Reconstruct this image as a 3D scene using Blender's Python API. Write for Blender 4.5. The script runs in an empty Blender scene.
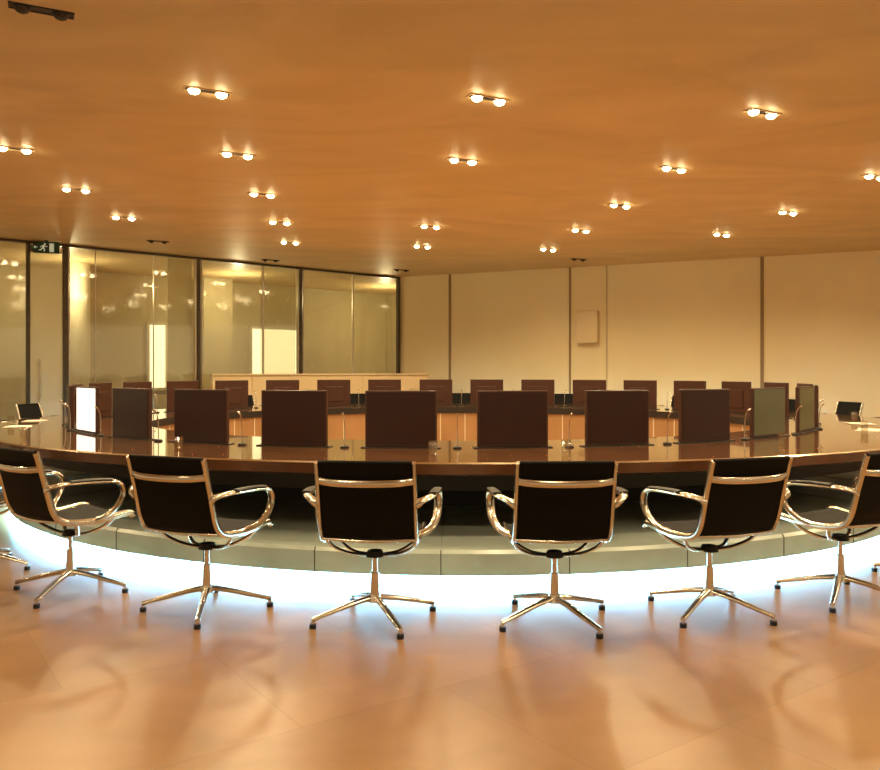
import bpy, bmesh, math, random
from mathutils import Vector, Matrix
random.seed(4)
S = bpy.context.scene
S.view_settings.view_transform = 'Standard'
COL = S.collection
HC = 3.4
CX, CY = 0.2, 9.6

# ---------------------------------------------------------------- materials
def mat(name, base=(.5,.5,.5), rough=.5, metal=0, emit=None, estr=0, spec=.5, coat=0):
    m = bpy.data.materials.new(name); m.use_nodes = True
    b = m.node_tree.nodes['Principled BSDF']
    b.inputs['Base Color'].default_value = (*base, 1)
    b.inputs['Roughness'].default_value = rough
    b.inputs['Metallic'].default_value = metal
    b.inputs['Specular IOR Level'].default_value = spec
    b.inputs['Coat Weight'].default_value = coat
    if emit:
        b.inputs['Emission Color'].default_value = (*emit, 1)
        b.inputs['Emission Strength'].default_value = estr
    return m
def N(m, t, **kw):
    n = m.node_tree.nodes.new(t)
    for k, v in kw.items(): setattr(n, k, v)
    return n
def L(m, a, b): m.node_tree.links.new(a, b)
def bsdf(m): return m.node_tree.nodes['Principled BSDF']
def noise_col(m, c1, c2, scale=2, detail=5, stretch=(1,1,1), rot=0, dist=0, p=(.3,.7)):
    tc = N(m,'ShaderNodeTexCoord'); mp = N(m,'ShaderNodeMapping')
    mp.inputs['Scale'].default_value = stretch; mp.inputs['Rotation'].default_value = (0,0,rot)
    nz = N(m,'ShaderNodeTexNoise'); nz.inputs['Scale'].default_value = scale
    nz.inputs['Detail'].default_value = detail; nz.inputs['Distortion'].default_value = dist
    cr = N(m,'ShaderNodeValToRGB')
    cr.color_ramp.elements[0].position = p[0]; cr.color_ramp.elements[1].position = p[1]
    cr.color_ramp.elements[0].color = (*c1,1); cr.color_ramp.elements[1].color = (*c2,1)
    L(m, tc.outputs['Object'], mp.inputs['Vector']); L(m, mp.outputs[0], nz.inputs['Vector'])
    L(m, nz.outputs['Fac'], cr.inputs['Fac']); L(m, cr.outputs['Color'], bsdf(m).inputs['Base Color'])
    return tc, mp, nz, cr

M_floor = mat('floor_stone', rough=.30)
tc, mp, nz, cr = noise_col(M_floor, (.34,.185,.075), (.47,.27,.12), 1.8, 10, rot=.4, dist=.5)
br = N(M_floor,'ShaderNodeTexBrick'); br.offset = 0.5
br.inputs['Scale'].default_value = 1.0; br.inputs['Brick Width'].default_value = 1.3; br.inputs['Row Height'].default_value = .9
br.inputs['Mortar Size'].default_value = .003
mp2 = N(M_floor,'ShaderNodeMapping'); mp2.inputs['Rotation'].default_value = (0,0,-.62)
L(M_floor, tc.outputs['Object'], mp2.inputs['Vector']); L(M_floor, mp2.outputs[0], br.inputs['Vector'])
br.inputs['Color1'].default_value = (1,1,1,1); br.inputs['Color2'].default_value = (.90,.89,.87,1); br.inputs['Mortar'].default_value = (.80,.78,.75,1)
mx = N(M_floor,'ShaderNodeMix', data_type='RGBA', blend_type='MULTIPLY'); mx.inputs['Factor'].default_value = 1
L(M_floor, cr.outputs['Color'], mx.inputs['A']); L(M_floor, br.outputs['Color'], mx.inputs['B'])
L(M_floor, mx.outputs['Result'], bsdf(M_floor).inputs['Base Color'])

M_ceil = mat('ceiling_plaster', rough=.5, spec=.35)
noise_col(M_ceil, (.60,.45,.23), (.82,.63,.34), .42, 11, stretch=(1,2.0,1), rot=.5, dist=2.0, p=(.2,.8))
M_wall = mat('wall_panel_fabric', rough=.24, spec=.5)
noise_col(M_wall, (.88,.76,.46), (.94,.82,.51), .6, 3)
M_seam = mat('panel_seam', (.30,.21,.09), .6)
M_seam_l = mat('panel_joint_light', (.60,.48,.28), .6)
M_box = mat('cream_plastic', (.82,.68,.42), .45)
M_black = mat('black_metal', (.012,.011,.01), .4)
M_frame = mat('dark_bronze_frame', (.09,.07,.045), .35, .6)
M_steel = mat('steel_frame', (.65,.6,.5), .3, .9)
M_trimc = mat('fixture_trim', (.55,.36,.18), .5)
M_lamp = mat('lamp_emitter', (1,.9,.7), .5, emit=(1,.82,.45), estr=40)
M_lamp.cycles.emission_sampling = 'NONE'
M_dead = mat('lamp_unlit', (.03,.02,.015), .5)
M_chrome = mat('polished_aluminium', (.74,.70,.62), .20, 1)
M_mesh = mat('black_leather', (.006,.006,.006), .6, spec=.12)
M_plast = mat('black_plastic', (.01,.01,.01), .5)
M_table = mat('table_dark_wood', rough=.10, coat=1.0)
noise_col(M_table, (.19,.08,.033), (.30,.135,.06), 3, 5, stretch=(1,4,1), dist=.4)
M_rim = mat('table_rim_wood', rough=.2, coat=.3)
noise_col(M_rim, (.09,.035,.016), (.14,.058,.025), 4, 4)
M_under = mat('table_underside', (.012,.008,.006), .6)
M_panel = mat('inner_panel_wood', rough=.35)
noise_col(M_panel, (.34,.19,.085), (.43,.25,.12), 2, 5, stretch=(1,1,.4))
M_dais = mat('plinth_green_stone', rough=.25)
noise_col(M_dais, (.38,.45,.41), (.52,.61,.56), 2.5, 6)
M_glow = mat('underlight_diffuser', (1,1,1), .5, emit=(.22,.68,1.10), estr=18)
M_glow2 = mat('underlight_strip', (1,1,1), .5, emit=(.22,.68,1.10), estr=60)
M_monback = mat('monitor_casing', (.050,.017,.010), .4)
M_screen = mat('screen_off', (.030,.009,.006), .3, spec=.4)
M_screeng = mat('screen_green_reflection', (.06,.05,.018), .25, emit=(.12,.10,.03), estr=.3)  # dark screen with a green reflection painted in as tint and faint glow
M_screenw = mat('screen_lit', (.9,.9,.9), .3, emit=(1,.95,.85), estr=1.1)
M_paper = mat('paper', (.85,.75,.6), .7)
M_console = mat('console_lacquer', (.74,.56,.32), .4)
M_green = mat('exit_sign_green', (.01,.05,.025), .4)
M_white = mat('exit_sign_white', (.8,.9,.8), .4, emit=(.5,.8,.6), estr=.25)
M_backwall = mat('adjoining_wall', rough=.7)
noise_col(M_backwall, (.54,.48,.29), (.62,.55,.35), .8, 3)
M_win = mat('window_daylight', (1,1,.9), .5, emit=(1,.90,.58), estr=1.5)
M_curt = mat('pale_partition', (.74,.68,.50), .6)
M_edge = mat('table_metal_edge', (.75,.62,.45), .2, 1)

def glassmat(name, tint, gloss, diff=0, rough=.03):
    m = bpy.data.materials.new(name); m.use_nodes = True
    nt = m.node_tree; nt.nodes.clear()
    o = nt.nodes.new('ShaderNodeOutputMaterial'); ms = nt.nodes.new('ShaderNodeMixShader')
    tr = nt.nodes.new('ShaderNodeBsdfTransparent'); gl = nt.nodes.new('ShaderNodeBsdfGlossy')
    tr.inputs[0].default_value = (*tint,1); gl.inputs['Roughness'].default_value = rough
    ms.inputs[0].default_value = gloss
    nt.links.new(tr.outputs[0], ms.inputs[1]); nt.links.new(gl.outputs[0], ms.inputs[2])
    out = ms.outputs[0]
    if diff:
        m2 = nt.nodes.new('ShaderNodeMixShader'); d = nt.nodes.new('ShaderNodeBsdfDiffuse'); d.inputs[0].default_value=(.9,.86,.7,1)
        m2.inputs[0].default_value = diff
        nt.links.new(out, m2.inputs[1]); nt.links.new(d.outputs[0], m2.inputs[2]); out = m2.outputs[0]
    nt.links.new(out, o.inputs[0]); return m
M_glass = glassmat('clear_glass', (.93,.93,.85), .12, .04, .06)
M_tglass = glassmat('tumbler_glass', (.92,.93,.9), .12)
M_frost = glassmat('frosted_glass', (.9,.9,.8), .10, .36, .15)

# ---------------------------------------------------------------- mesh helpers
def finish(name, bm, mats, smooth=True, parent=None, recalc=True):
    if recalc: bmesh.ops.recalc_face_normals(bm, faces=bm.faces)
    me = bpy.data.meshes.new(name); bm.to_mesh(me); bm.free()
    for m in mats: me.materials.append(m)
    if smooth:
        for p in me.polygons: p.use_smooth = True
        me.set_sharp_from_angle(angle=math.radians(38))
    ob = bpy.data.objects.new(name, me); COL.objects.link(ob)
    if parent: ob.parent = parent
    return ob
def box(bm, c, size, mi=0, rotz=0, bevel=0, M=None):
    r = bmesh.ops.create_cube(bm, size=1)
    vs = r['verts']
    T = Matrix.Translation(Vector(c)) @ Matrix.Rotation(rotz,4,'Z') @ Matrix.Diagonal((*size,1))
    if M is not None: T = M @ T
    for v in vs: v.co = T @ v.co
    fs = set(f for v in vs for f in v.link_faces)
    for f in fs: f.material_index = mi
    if bevel:
        es = list(set(e for v in vs for e in v.link_edges))
        r = bmesh.ops.bevel(bm, geom=es, offset=bevel, segments=2, affect='EDGES', profile=.5)
        for f in r['faces']: f.material_index = mi
def cyl(bm, p0, p1, r0, r1=None, mi=0, n=16):
    if r1 is None: r1 = r0
    p0, p1 = Vector(p0), Vector(p1); d = p1-p0
    r = bmesh.ops.create_cone(bm, cap_ends=True, segments=n, radius1=r0, radius2=r1, depth=d.length)
    q = d.to_track_quat('Z','Y').to_matrix().to_4x4()
    T = Matrix.Translation((p0+p1)/2) @ q
    for v in r['verts']: v.co = T @ v.co
    for f in set(f for v in r['verts'] for f in v.link_faces): f.material_index = mi
def cat(pts, k=6):
    P = [Vector(p) for p in pts]; P = [2*P[0]-P[1]] + P + [2*P[-1]-P[-2]]
    out = []
    for i in range(1, len(P)-2):
        for j in range(k):
            t = j/k
            out.append(.5*((2*P[i]) + (P[i+1]-P[i-1])*t + (2*P[i-1]-5*P[i]+4*P[i+1]-P[i+2])*t*t + (3*P[i]-P[i-1]-3*P[i+1]+P[i+2])*t**3))
    out.append(P[-2]); return out
def sweep(bm, pts, side, a, b, mi=0, n=8, scale=None):
    side = Vector(side); rings = []
    for i, p in enumerate(pts):
        t = (pts[min(i+1,len(pts)-1)] - pts[max(i-1,0)]).normalized()
        s = (side - t*side.dot(t)).normalized(); u = t.cross(s)
        k = scale[i] if scale else 1
        rings.append([bm.verts.new(p + s*(a*k*math.cos(2*math.pi*j/n)) + u*(b*k*math.sin(2*math.pi*j/n))) for j in range(n)])
    for i in range(len(rings)-1):
        for j in range(n):
            f = bm.faces.new((rings[i][j], rings[i][(j+1)%n], rings[i+1][(j+1)%n], rings[i+1][j])); f.material_index = mi
    for r in (rings[0], rings[-1]):
        f = bm.faces.new(r); f.material_index = mi
def ring(name, prof, mats, mis=None, seg=192, parent=None, closed=True):
    bm = bmesh.new(); R = []
    for i in range(seg):
        a = 2*math.pi*i/seg
        R.append([bm.verts.new((CX+rx*math.cos(a), CY+ry*math.sin(a), z)) for rx, ry, z in prof])
    k = len(prof)
    for i in range(seg):
        for j in range(k if closed else k-1):
            f = bm.faces.new((R[i][j], R[(i+1)%seg][j], R[(i+1)%seg][(j+1)%k], R[i][(j+1)%k]))
            if mis: f.material_index = mis[j]
    return finish(name, bm, mats, parent=parent)
def empty(name, loc=(0,0,0)):
    e = bpy.data.objects.new(name, None); COL.objects.link(e); e.location = loc; e.empty_display_size = .2
    return e

# ---------------------------------------------------------------- room shell
bm = bmesh.new(); box(bm, (0,8,-.05), (34,36,.1)); finish('floor', bm, [M_floor], False)
bm = bmesh.new(); box(bm, (0,8,HC+.05), (34,36,.1)); finish('ceiling', bm, [M_ceil], False)
P0 = Vector((-6.93,12.6,0)); dL = Vector((.7513,.6599,0)); nL = Vector((-.6599,.7513,0)); aL = math.atan2(dL.y,dL.x)
C = Vector((-.895,17.9,0)); dR = Vector((.9040,-.4274,0)); nR = Vector((.4274,.9040,0)); aR = math.atan2(dR.y,dR.x)
def LW(t, off=0, z=0): v = P0 + dL*t + nL*off; v.z = z; return v
def RW(t, off=0, z=0): v = C + dR*t + nR*off; v.z = z; return v
bm = bmesh.new()
box(bm, RW(7.5,.1,HC/2), (15,.2,HC), 0, aR)
finish('wall_right', bm, [M_wall], False)
for i,(t,w,mi) in enumerate([(1.23,.045,0),(3.91,.035,0),(4.66,.02,1),(7.53,.06,0),(10.9,.05,0)]):
    bm = bmesh.new(); box(bm, RW(t,-.012,HC/2), (w,.024,HC-.004), 0, aR)
    finish('trim_%d'%(i+1), bm, [M_seam if mi==0 else M_seam_l], False)
bm = bmesh.new(); box(bm, RW(7.4,-.015,.06), (14.7,.03,.12), 0, aR); finish('baseboard_right', bm, [M_seam_l], False)
bm = bmesh.new()
box(bm, RW(4.30,-.09,1.32+.86), (.42,.18,.64), 0, aR, .015)
box(bm, RW(4.30,-.005,1.32+.86), (.36,.02,.58), 0, aR)
finish('wall_speaker', bm, [M_box, M_wall])
# left glazed wall with glass door
glz = empty('wall_left')
mull = [(-4.2,.06),(-1.9,.06),(-.12,.06),(.404,.05),(.966,.07),(3.28,.05),(5.45,.05),(7.98,.06)]
bm = bmesh.new()
for t,w in mull: box(bm, LW(t,0,HC/2), (w,.09,HC-.02), 0, aL, .004)
box(bm, LW(1.9,0,HC-.025), (12.2,.08,.04), 0, aL)
box(bm, LW(1.9,0,.04), (12.2,.1,.07), 0, aL)
for t,w in [(1.45,.012),(2.45,.012),(4.62,.03),(6.75,.03)]:
    box(bm, LW(t,0,HC/2), (w,.03,HC-.1), 1, aL)
for t in (1.02,3.34,3.22,5.51,5.39): box(bm, LW(t,-.01,HC/2), (.02,.07,HC-.1), 1, aL)
box(bm, LW(.685,0,.13), (.50,.03,.14), 1, aL); box(bm, LW(.685,0,HC-.12), (.50,.03,.10), 1, aL)
cyl(bm, LW(.56,-.08,.8), LW(.56,-.08,1.5), .015, mi=1); cyl(bm, LW(.56,-.08,.9), LW(.56,0,.9), .01, mi=1); cyl(bm, LW(.56,-.08,1.4), LW(.56,0,1.4), .01, mi=1)
finish('window_frame', bm, [M_frame, M_steel], False, glz)
def pane(t0,t1,m,off=0,nm_='window_glass'):
    bm = bmesh.new(); box(bm, LW((t0+t1)/2,off,HC/2), (t1-t0,.012,HC-.1), 0, aL); finish(nm_, bm, [m], False, glz)
pane(-4.2,.404,M_glass); pane(.43,.94,M_frost,0,'door_glass'); pane(1.0,7.95,M_glass)
pane(2.75,3.2,M_frost,.10,'sliding_panel'); pane(4.62,5.4,M_glass,.10,'sliding_panel')
bm = bmesh.new(); box(bm, LW(3,3.6,HC/2), (18,.15,HC), 0, aL); finish('wall_adjoining', bm, [M_backwall], False)
bm = bmesh.new(); box(bm, LW(10.6,1.9,HC/2), (.15,3.3,HC), 0, aL); finish('wall_corridor_end', bm, [M_backwall], False)
def adj_win(i, t0, t1, z0, z1):
    e = empty('window_%d'%i)
    c = LW((t0+t1)/2, 3.5, (z0+z1)/2)
    bm = bmesh.new(); box(bm, c, (t1-t0,.02,z1-z0), 0, aL); finish('pane', bm, [M_win], False, e)
    bm = bmesh.new()
    for t in (t0,t1): box(bm, LW(t,3.48,(z0+z1)/2), (.05,.08,z1-z0+.06), 0, aL)
    for z in (z0,z1): box(bm, LW((t0+t1)/2,3.48,z), (t1-t0+.06,.08,.06), 0, aL)
    finish('frame', bm, [M_curt], False, e)
adj_win(1, 3.70, 4.12, .9, 2.35)
adj_win(2, 6.2, 7.5, .9, 2.35)
adj_win(3, -3.2, -2.2, .9, 2.5)
bm = bmesh.new(); box(bm, LW(5.1,3.0,HC/2), (.7,.12,HC), 0, aL); finish('partition', bm, [M_backwall], False)
bm = bmesh.new(); cyl(bm, LW(1.9,2.4,0), LW(1.9,2.4,HC), .22, n=32); finish('column', bm, [M_curt])

# exit sign
sg = empty('exit_sign')
Ms = Matrix.Translation(LW(.62,-.22,3.285)) @ Matrix.Rotation(math.radians(18),4,'Z')
bm = bmesh.new(); box(bm, (0,0,0), (.38,.05,.18), 0, M=Ms, bevel=.006); box(bm, (0,0,.1), (.05,.03,.03), 0, M=Ms)
finish('housing', bm, [M_green], parent=sg, smooth=False)
bm = bmesh.new()
def poly(pts):
    f = bm.faces.new([bm.verts.new(Ms @ Vector((u*.95,-.0275,v*.95))) for u,v in pts])
def seg2(p,q,w):
    p,q=Vector(p),Vector(q); d=(q-p).normalized(); n=Vector((-d.y,d.x))*w/2
    poly([p-n,q-n,q+n,p+n])
poly([(-.02+.016*math.cos(k*.63),.055+.016*math.sin(k*.63)) for k in range(10)])
seg2((-.03,.035),(-.05,-.01),.03); seg2((-.05,-.01),(-.02,-.035),.016); seg2((-.02,-.035),(-.035,-.07),.015)
seg2((-.055,-.01),(-.08,-.045),.016); seg2((-.08,-.045),(-.11,-.045),.014)
seg2((-.03,.03),(.0,.01),.012); seg2((.0,.01),(.02,.02),.012); seg2((-.035,.032),(-.07,.02),.012); seg2((-.07,.02),(-.085,-.002),.012)
poly([(.05,-.075),(.12,-.075),(.12,.07),(.05,.07)])
seg2((-.18,.0),(-.135,.0),.014); poly([(-.19,0),(-.165,.028),(-.165,-.028)])
finish('pictogram', bm, [M_white], False, sg, recalc=False)

# low console by the corner
cons = empty('sideboard')
A = Vector((-.3,16.15,0)); B = Vector((-4.15,14.45,0)); mid = (A+B)/2; ln = (A-B).length; ac = math.atan2((A-B).y,(A-B).x)
bm = bmesh.new()
box(bm, (mid.x,mid.y,1.235), (ln,.42,.03), 0, ac, .004)
box(bm, (mid.x,mid.y,.665), (ln-.04,.36,1.11), 0, ac)
box(bm, (mid.x,mid.y,.055), (ln-.2,.30,.11), 1, ac)
u = (A-B).normalized(); nn = Vector((u.y,-u.x,0))
for k in range(6):
    p = B + u*(ln*(k+.5)/6) + nn*.183; box(bm, (p.x,p.y,.67), (ln/6-.03,.016,1.06), 0, ac, .003)
    box(bm, (p.x+nn.x*.02,p.y+nn.y*.02,.95), (.12,.012,.012), 2, ac)
finish('cabinet', bm, [M_console, M_black, M_steel], False, cons)

# ---------------------------------------------------------------- conference table
tb = empty('conference_table')
ORX, ORY = 5.15, 4.55
IRX, IRY = 3.55, 2.98
prof = [(IRX,IRY,.735),(ORX-.05,ORY-.05,.735),(ORX-.01,ORY-.01,.735),(ORX,ORY,.725),(ORX,ORY,.66),(ORX-.03,ORY-.03,.645),(IRX,IRY,.645)]
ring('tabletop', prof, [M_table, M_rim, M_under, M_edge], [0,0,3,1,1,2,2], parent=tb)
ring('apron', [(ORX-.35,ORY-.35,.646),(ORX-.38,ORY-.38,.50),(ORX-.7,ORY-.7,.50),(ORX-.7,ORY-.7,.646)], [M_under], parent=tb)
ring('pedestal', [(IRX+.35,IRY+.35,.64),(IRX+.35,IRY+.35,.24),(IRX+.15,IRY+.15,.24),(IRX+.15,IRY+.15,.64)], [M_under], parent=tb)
ring('inner_panel', [(IRX+.03,IRY+.03,.644),(IRX+.03,IRY+.03,.0),(IRX+.07,IRY+.07,.0),(IRX+.07,IRY+.07,.644)], [M_panel], parent=tb)
bm = bmesh.new()
for i in range(58):
    a = 2*math.pi*i/58
    p = (CX+(IRX+.03)*math.cos(a), CY+(IRY+.03)*math.sin(a), .32)
    box(bm, p, (.014,.014,.63), 0, math.atan2(IRX*math.sin(a), IRY*math.cos(a)))
finish('panel_joints', bm, [M_curt], False, tb)
DRX, DRY = 4.72, 4.80
ring('plinth', [(IRX+.16,IRY+.16,.26),(DRX-.02,DRY-.02,.235),(DRX,DRY,.215),(DRX,DRY,.085),(DRX-.02,DRY-.02,.075),(IRX+.16,IRY+.16,.075)], [M_dais], parent=tb)
bm = bmesh.new()
ns = 38
for i in range(ns):
    a = 2*math.pi*(i+.25)/ns
    c, s = math.cos(a), math.sin(a)
    p0 = Vector((CX+(IRX+.4)*c, CY+(IRY+.4)*s, .2555)); p1 = Vector((CX+(DRX-.01)*c, CY+(DRY-.01)*s, .232)); p2 = Vector((CX+(DRX)*c, CY+(DRY)*s, .215))
    cyl(bm, p0, p1, .003, n=6); cyl(bm, p1, p2, .003, n=6); cyl(bm, p2, p2-Vector((0,0,.13)), .003, n=6)
finish('plinth_joints', bm, [M_under], False, tb)
ring('underlight', [(DRX-.09,DRY-.09,.070),(DRX-.09,DRY-.09,.008),(DRX-.12,DRY-.12,.008),(DRX-.12,DRY-.12,.070)], [M_glow], parent=tb)
ring('underlight_downward', [(DRX-.025,DRY-.025,.074),(DRX-.025,DRY-.025,.069),(DRX-.08,DRY-.08,.069),(DRX-.08,DRY-.08,.074)], [M_glow2], parent=tb)

# ---------------------------------------------------------------- monitors
def mon_mesh(screen):
    bm = bmesh.new()
    box(bm, (0,0,.218), (.54,.035,.424), 0, bevel=.006)
    box(bm, (0,-.0185,.222), (.51,.004,.39), 1)
    box(bm, (0,.02,.2), (.30,.02,.24), 0, bevel=.006)
    box(bm, (0,0,.004), (.60,.09,.008), 2, bevel=.002)
    bmesh.ops.recalc_face_normals(bm, faces=bm.faces)
    me = bpy.data.meshes.new('monitor'); bm.to_mesh(me); bm.free()
    for m in (M_monback, screen, M_black): me.materials.append(m)
    return me
mm = mon_mesh(M_screen); mg = mon_mesh(M_screeng); mw = mon_mesh(M_screenw)
bm = bmesh.new()
cyl(bm,(0,0,0),(0,0,.015),.035,.03,0,20)
sweep(bm, cat([(0,0,.01),(0,0,.08),(0,-.003,.16),(0,-.015,.22),(0,-.035,.25)]), (1,0,0), .0045,.0045,1)
cyl(bm,(0,-.032,.248),(0,-.055,.262),.008,.008,1,12)
micme = bpy.data.meshes.new('microphone'); bmesh.ops.recalc_face_normals(bm, faces=bm.faces); bm.to_mesh(micme); bm.free()
micme.materials.append(M_black); micme.materials.append(M_chrome)
for p in micme.polygons: p.use_smooth = True
bm = bmesh.new()
pr = [(.0,.004),(.030,.0),(.034,.1),(.031,.1),(.028,.008),(0,.008)]
prev=None
for r,z in pr:
    cur=[bm.verts.new((max(r,.0005)*math.cos(k*math.pi/10),max(r,.0005)*math.sin(k*math.pi/10),z)) for k in range(20)]
    if prev:
        for k in range(20): bm.faces.new((prev[k],prev[(k+1)%20],cur[(k+1)%20],cur[k]))
    prev=cur
bmesh.ops.recalc_face_normals(bm, faces=bm.faces)
tume = bpy.data.meshes.new('water_glass'); bm.to_mesh(tume); bm.free(); tume.materials.append(M_tglass)
for p in tume.polygons: p.use_smooth=True

MRX, MRY = 4.15, 3.6; MX = .03
NN = 3600; acc=[0]
for i in range(NN):
    a0=2*math.pi*i/NN; a1=2*math.pi*(i+1)/NN
    acc.append(acc[-1]+math.hypot(MRX*(math.cos(a1)-math.cos(a0)), MRY*(math.sin(a1)-math.sin(a0))))
tot = acc[-1]
def at_arc(s, drx=0):
    s %= tot
    i = next(k for k in range(NN) if acc[k+1] >= s)
    a = 2*math.pi*(i+.5)/NN
    nx, ny = math.cos(a)/MRX, math.sin(a)/MRY; l = math.hypot(nx,ny); nx/=l; ny/=l
    return MX+MRX*math.cos(a)+nx*drx, CY+MRY*math.sin(a)+ny*drx, math.atan2(ny,nx)
nm = 29; start = tot*.75 + .52
for i in range(nm):
    x,y,th = at_arc(start + i*tot/nm)
    me = mm
    if i in (3,4): me = mg
    if i == nm-5: me = mw
    ob = bpy.data.objects.new('monitor', me); COL.objects.link(ob)
    ob.location = (x,y,.735); ob.rotation_euler = (0,0,th+math.pi/2)
    x,y,th = at_arc(start + (i+.5)*tot/nm, .05)
    ob = bpy.data.objects.new('microphone', micme); COL.objects.link(ob)
    ob.location = (x,y,.735); ob.rotation_euler = (0,0,th+math.pi/2)
    x,y,th = at_arc(start + (i+.3)*tot/nm, .45+random.random()*.2)
    if i%2==0:
        ob = bpy.data.objects.new('water_glass', tume); COL.objects.link(ob); ob.location=(x,y,.736)
for s_, d_ in [(4.4,.5),(5.3,.5),(-4.9,.5),(-5.7,.55)]:
    x,y,th = at_arc(tot*.75+s_, d_)
    bm = bmesh.new()
    for k in range(3): box(bm, (random.uniform(-.03,.03),random.uniform(-.03,.03),.002+k*.0022), (.21,.297,.002), 0, random.uniform(-.2,.2))
    ob = finish('paper_stack', bm, [M_paper], False); ob.location=(x,y,.735); ob.rotation_euler=(0,0,th)

# ---------------------------------------------------------------- chairs
bm = bmesh.new()
prof = cat([(0,-.335,.868),(0,-.325,.84),(0,-.308,.78),(0,-.285,.70),(0,-.262,.61),(0,-.240,.535),(0,-.20,.478),(0,-.13,.452),(0,0,.443),(0,.12,.45),(0,.20,.460),(0,.245,.455),(0,.262,.435)], 12)
n = len(prof)
rows=[]
for i,p in enumerate(prof):
    t = (prof[min(i+1,n-1)]-prof[max(i-1,0)]).normalized(); nn_ = Vector((1,0,0)).cross(t)
    rib = .008; hw = .228
    row=[]
    for sx in (-hw,-.12,0,.12,hw):
        bow = .010*(1-(sx/hw)**2)
        o_ = Vector((0,-bow if i<70 else 0,-bow if i>=70 else 0))
        row.append((p+Vector((sx,0,0))+nn_*rib+o_, p+Vector((sx,0,0))-nn_*rib+o_))
    rows.append([(bm.verts.new(a),bm.verts.new(b)) for a,b in row])
for i in range(n-1):
    for j in range(4):
        for s in (0,1): bm.faces.new((rows[i][j][s],rows[i][j+1][s],rows[i+1][j+1][s],rows[i+1][j][s]))
    for j in (0,4): bm.faces.new((rows[i][j][0],rows[i][j][1],rows[i+1][j][1],rows[i+1][j][0]))
for i in (0,n-1):
    for j in range(4): bm.faces.new((rows[i][j][0],rows[i][j+1][0],rows[i][j+1][1],rows[i][j][1]))
for sx in (-1,1):
    X = sx*.240
    sweep(bm, [Vector((X,p.y,p.z)) for p in prof[::4]], (1,0,0), .012,.019, 1)
    sweep(bm, cat([(sx*.242,-.285,.655),(sx*.275,-.27,.675),(sx*.316,-.20,.688),(sx*.328,-.06,.686),(sx*.328,.07,.675),(sx*.327,.125,.645),(sx*.325,.135,.59),(sx*.318,.10,.525),(sx*.29,.05,.475),(sx*.24,.02,.45)],5), (1,0,0) , .022,.012, 1, 10)
    sweep(bm, cat([(sx*.325,-.19,.701),(sx*.330,-.06,.700),(sx*.330,.06,.690)],5), (1,0,0), .024,.006, 2, 8)
    sweep(bm, cat([(sx*.236,-.10,.440),(sx*.20,-.075,.395),(sx*.12,-.03,.355),(0,0,.340)],5), (0,1,0), .012,.009,1,8)
    sweep(bm, cat([(sx*.236,.13,.440),(sx*.20,.09,.395),(sx*.12,.03,.355),(0,0,.340)],5), (0,1,0), .012,.009,1,8)
sweep(bm, cat([(-.236,-.315,.775),(-.15,-.345,.768),(0,-.355,.765),(.15,-.345,.768),(.236,-.315,.775)],5), (0,0,1), .017,.008,1,8)
sweep(bm, cat([(-.236,-.215,.468),(0,-.235,.462),(.236,-.215,.468)],5), (0,0,1), .009,.009,1,8)
sweep(bm, [Vector((-.232,-.334,.868)),Vector((0,-.342,.868)),Vector((.232,-.334,.868))], (0,0,1), .010,.012,0,8)
cyl(bm,(0,0,.12),(0,0,.25),.026,.022,1); cyl(bm,(0,0,.25),(0,0,.345),.015,.015,1); cyl(bm,(0,0,.335),(0,0,.365),.05,.04,2)
cyl(bm,(0,0,.095),(0,0,.135),.038,.030,1)
for k in range(4):
    a = k*math.pi/2+math.radians(30); c,s=math.cos(a),math.sin(a)
    pts = cat([(c*.02,s*.02,.118),(c*.12,s*.12,.100),(c*.24,s*.24,.070),(c*.345,s*.345,.044)],4)
    m_ = len(pts)-1
    sweep(bm, pts, (-s,c,0), .018,.015,1,8, scale=[1.15-.40*i/m_ for i in range(m_+1)])
    cyl(bm,(c*.34,s*.34,0),(c*.34,s*.34,.022),.018,.018,2); cyl(bm,(c*.34,s*.34,.02),(c*.34,s*.34,.045),.009,.009,1)
bmesh.ops.recalc_face_normals(bm, faces=bm.faces)
chme = bpy.data.meshes.new('office_chair'); bm.to_mesh(chme); bm.free()
for m in (M_mesh,M_chrome,M_plast): chme.materials.append(m)
for p in chme.polygons: p.use_smooth=True
chme.set_sharp_from_angle(angle=math.radians(50))
CR = 5.39
near = [(-37.3,3),(-26.5,-9),(-16.0,-6),(-5.8,2),(4.3,-2),(13.6,6),(23.2,4),(33.2,0)]
angs = near + [(33.2+k*(360-70.5)/28, random.uniform(-12,12)) for k in range(1,28)]
for i,(a,extra) in enumerate(angs):
    r = math.radians(a)
    rr = CR if i < 8 else CR - random.uniform(-.02,.03)
    ob = bpy.data.objects.new('office_chair', chme); COL.objects.link(ob)
    ob.location = (CX+rr*math.sin(r), CY-rr*math.cos(r), 0)
    ob.rotation_euler = (0,0,r+math.radians(extra))

# ---------------------------------------------------------------- ceiling fixtures
px = [(208,91),(488,98),(763,112),(14,148),(238,154),(463,160),(674,168),(876,176),(76,189),(262,194),(620,205),(788,212),(124,217),(280,222),(430,226),(581,230),(722,234),(290,242),(422,246),(548,249)]
pos = []
for x,y in px:
    Z = 2.08*800/(370-y); pos.append((round((x-440)/800*Z,2), round(Z,2), 150))
pos += [(-2.3,4.62,0),(-4.55,12.9,0),(-3.2,15.1,0),(2.6,15.0,0),(-.8,16.6,0)]
for gx in (-1.6,.65,2.9,5.1): pos.append((gx, 4.15+.05*gx, 95))  # unseen row continuing the grid, added to light the foreground floor
for gx in (-4,-1.5,.85,3.1,5.3): pos.append((gx, 2.2, 65))  # second out-of-frame row, also added for foreground light
pos += [(6.6,6.6,150),(6.3,8.8,150),(6.2,10.8,150),(5.0,5.9,130),(-6.0,6.4,130),(-6.1,8.2,130)]
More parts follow.
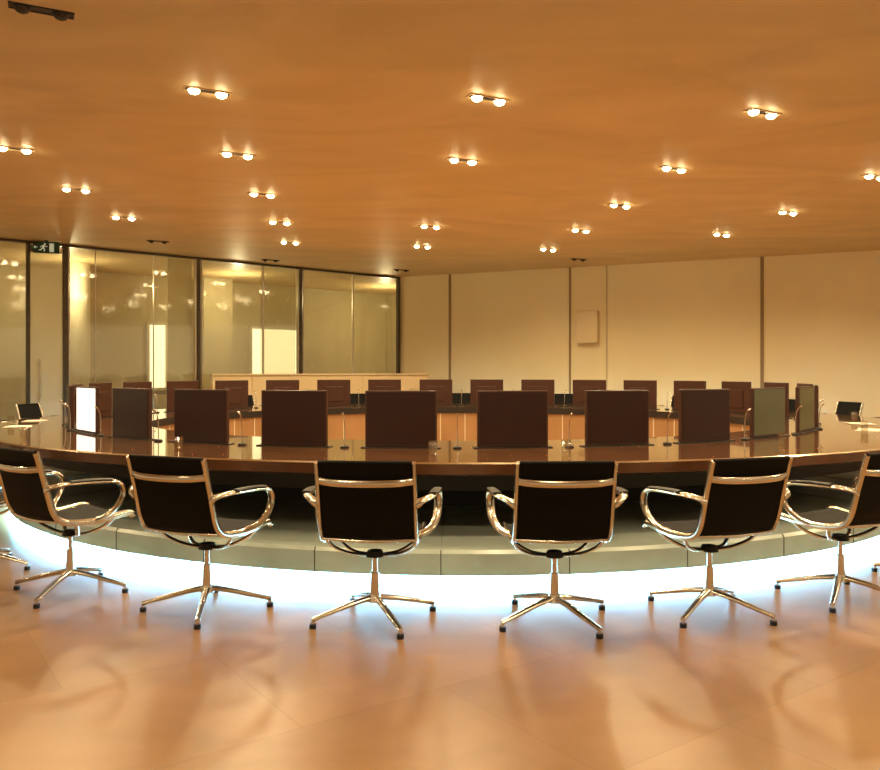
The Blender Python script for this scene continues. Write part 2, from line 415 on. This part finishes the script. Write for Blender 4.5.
def fixture(lit):
    bm = bmesh.new()
    box(bm,(0,.038,-.004),(.34,.008,.008),2); box(bm,(0,-.038,-.004),(.34,.008,.008),2)
    box(bm,(.167,0,-.004),(.008,.084,.008),2); box(bm,(-.167,0,-.004),(.008,.084,.008),2)
    box(bm,(0,0,-.002),(.33,.075,.004),0)
    for sx in (-.10,.10):
        cyl(bm,(sx,0,-.012),(sx,0,-.002),.046,.046,2,20)
        r = bmesh.ops.create_uvsphere(bm, u_segments=14, v_segments=8, radius=.042)
        for v in r['verts']: v.co = Vector((v.co.x+sx, v.co.y, v.co.z*.7-.012))
        for f in set(f for v in r['verts'] for f in v.link_faces): f.material_index = 1
    me = bpy.data.meshes.new('ceiling_spotlight'); bm.to_mesh(me); bm.free()
    me.materials.append(M_black); me.materials.append(M_lamp if lit else M_dead); me.materials.append(M_trimc if lit else M_black); return me
f1, f0 = fixture(True), fixture(False)
for x,y,lit in pos:
    ob = bpy.data.objects.new('ceiling_spotlight', f1 if lit else f0); COL.objects.link(ob)
    ob.location = (x,y,HC); ob.rotation_euler=(0,0,math.radians(27))
    if lit:
        ld = bpy.data.lights.new('downlight','SPOT'); ld.energy = lit; ld.color=(1,.77,.43)
        ld.spot_size = math.radians(160); ld.spot_blend=.8; ld.shadow_soft_size=.10
        lo = bpy.data.objects.new('downlight', ld); COL.objects.link(lo); lo.parent = ob
        lo.location = (0,0,-.11)
for t in (1.5,5,9):  # bare fill lights added to brighten the space behind the glass
    ld = bpy.data.lights.new('corridor_fill','POINT'); ld.energy=60; ld.color=(1,.84,.52); ld.shadow_soft_size=.05
    lo = bpy.data.objects.new('corridor_fill', ld); COL.objects.link(lo); lo.location = LW(t,1.8,2.9)

# ---------------------------------------------------------------- world / camera
w = bpy.data.worlds.new('world'); S.world = w; w.use_nodes = True
w.node_tree.nodes['Background'].inputs[0].default_value = (1,.74,.41,1)
w.node_tree.nodes['Background'].inputs[1].default_value = .7
cd = bpy.data.cameras.new('camera'); cd.sensor_width = 36; cd.lens = 800/880*36; cd.shift_y = -15/880
co = bpy.data.objects.new('camera', cd); COL.objects.link(co)
co.location = (0,0,1.32); co.rotation_euler = (math.pi/2,0,0)
S.camera = co
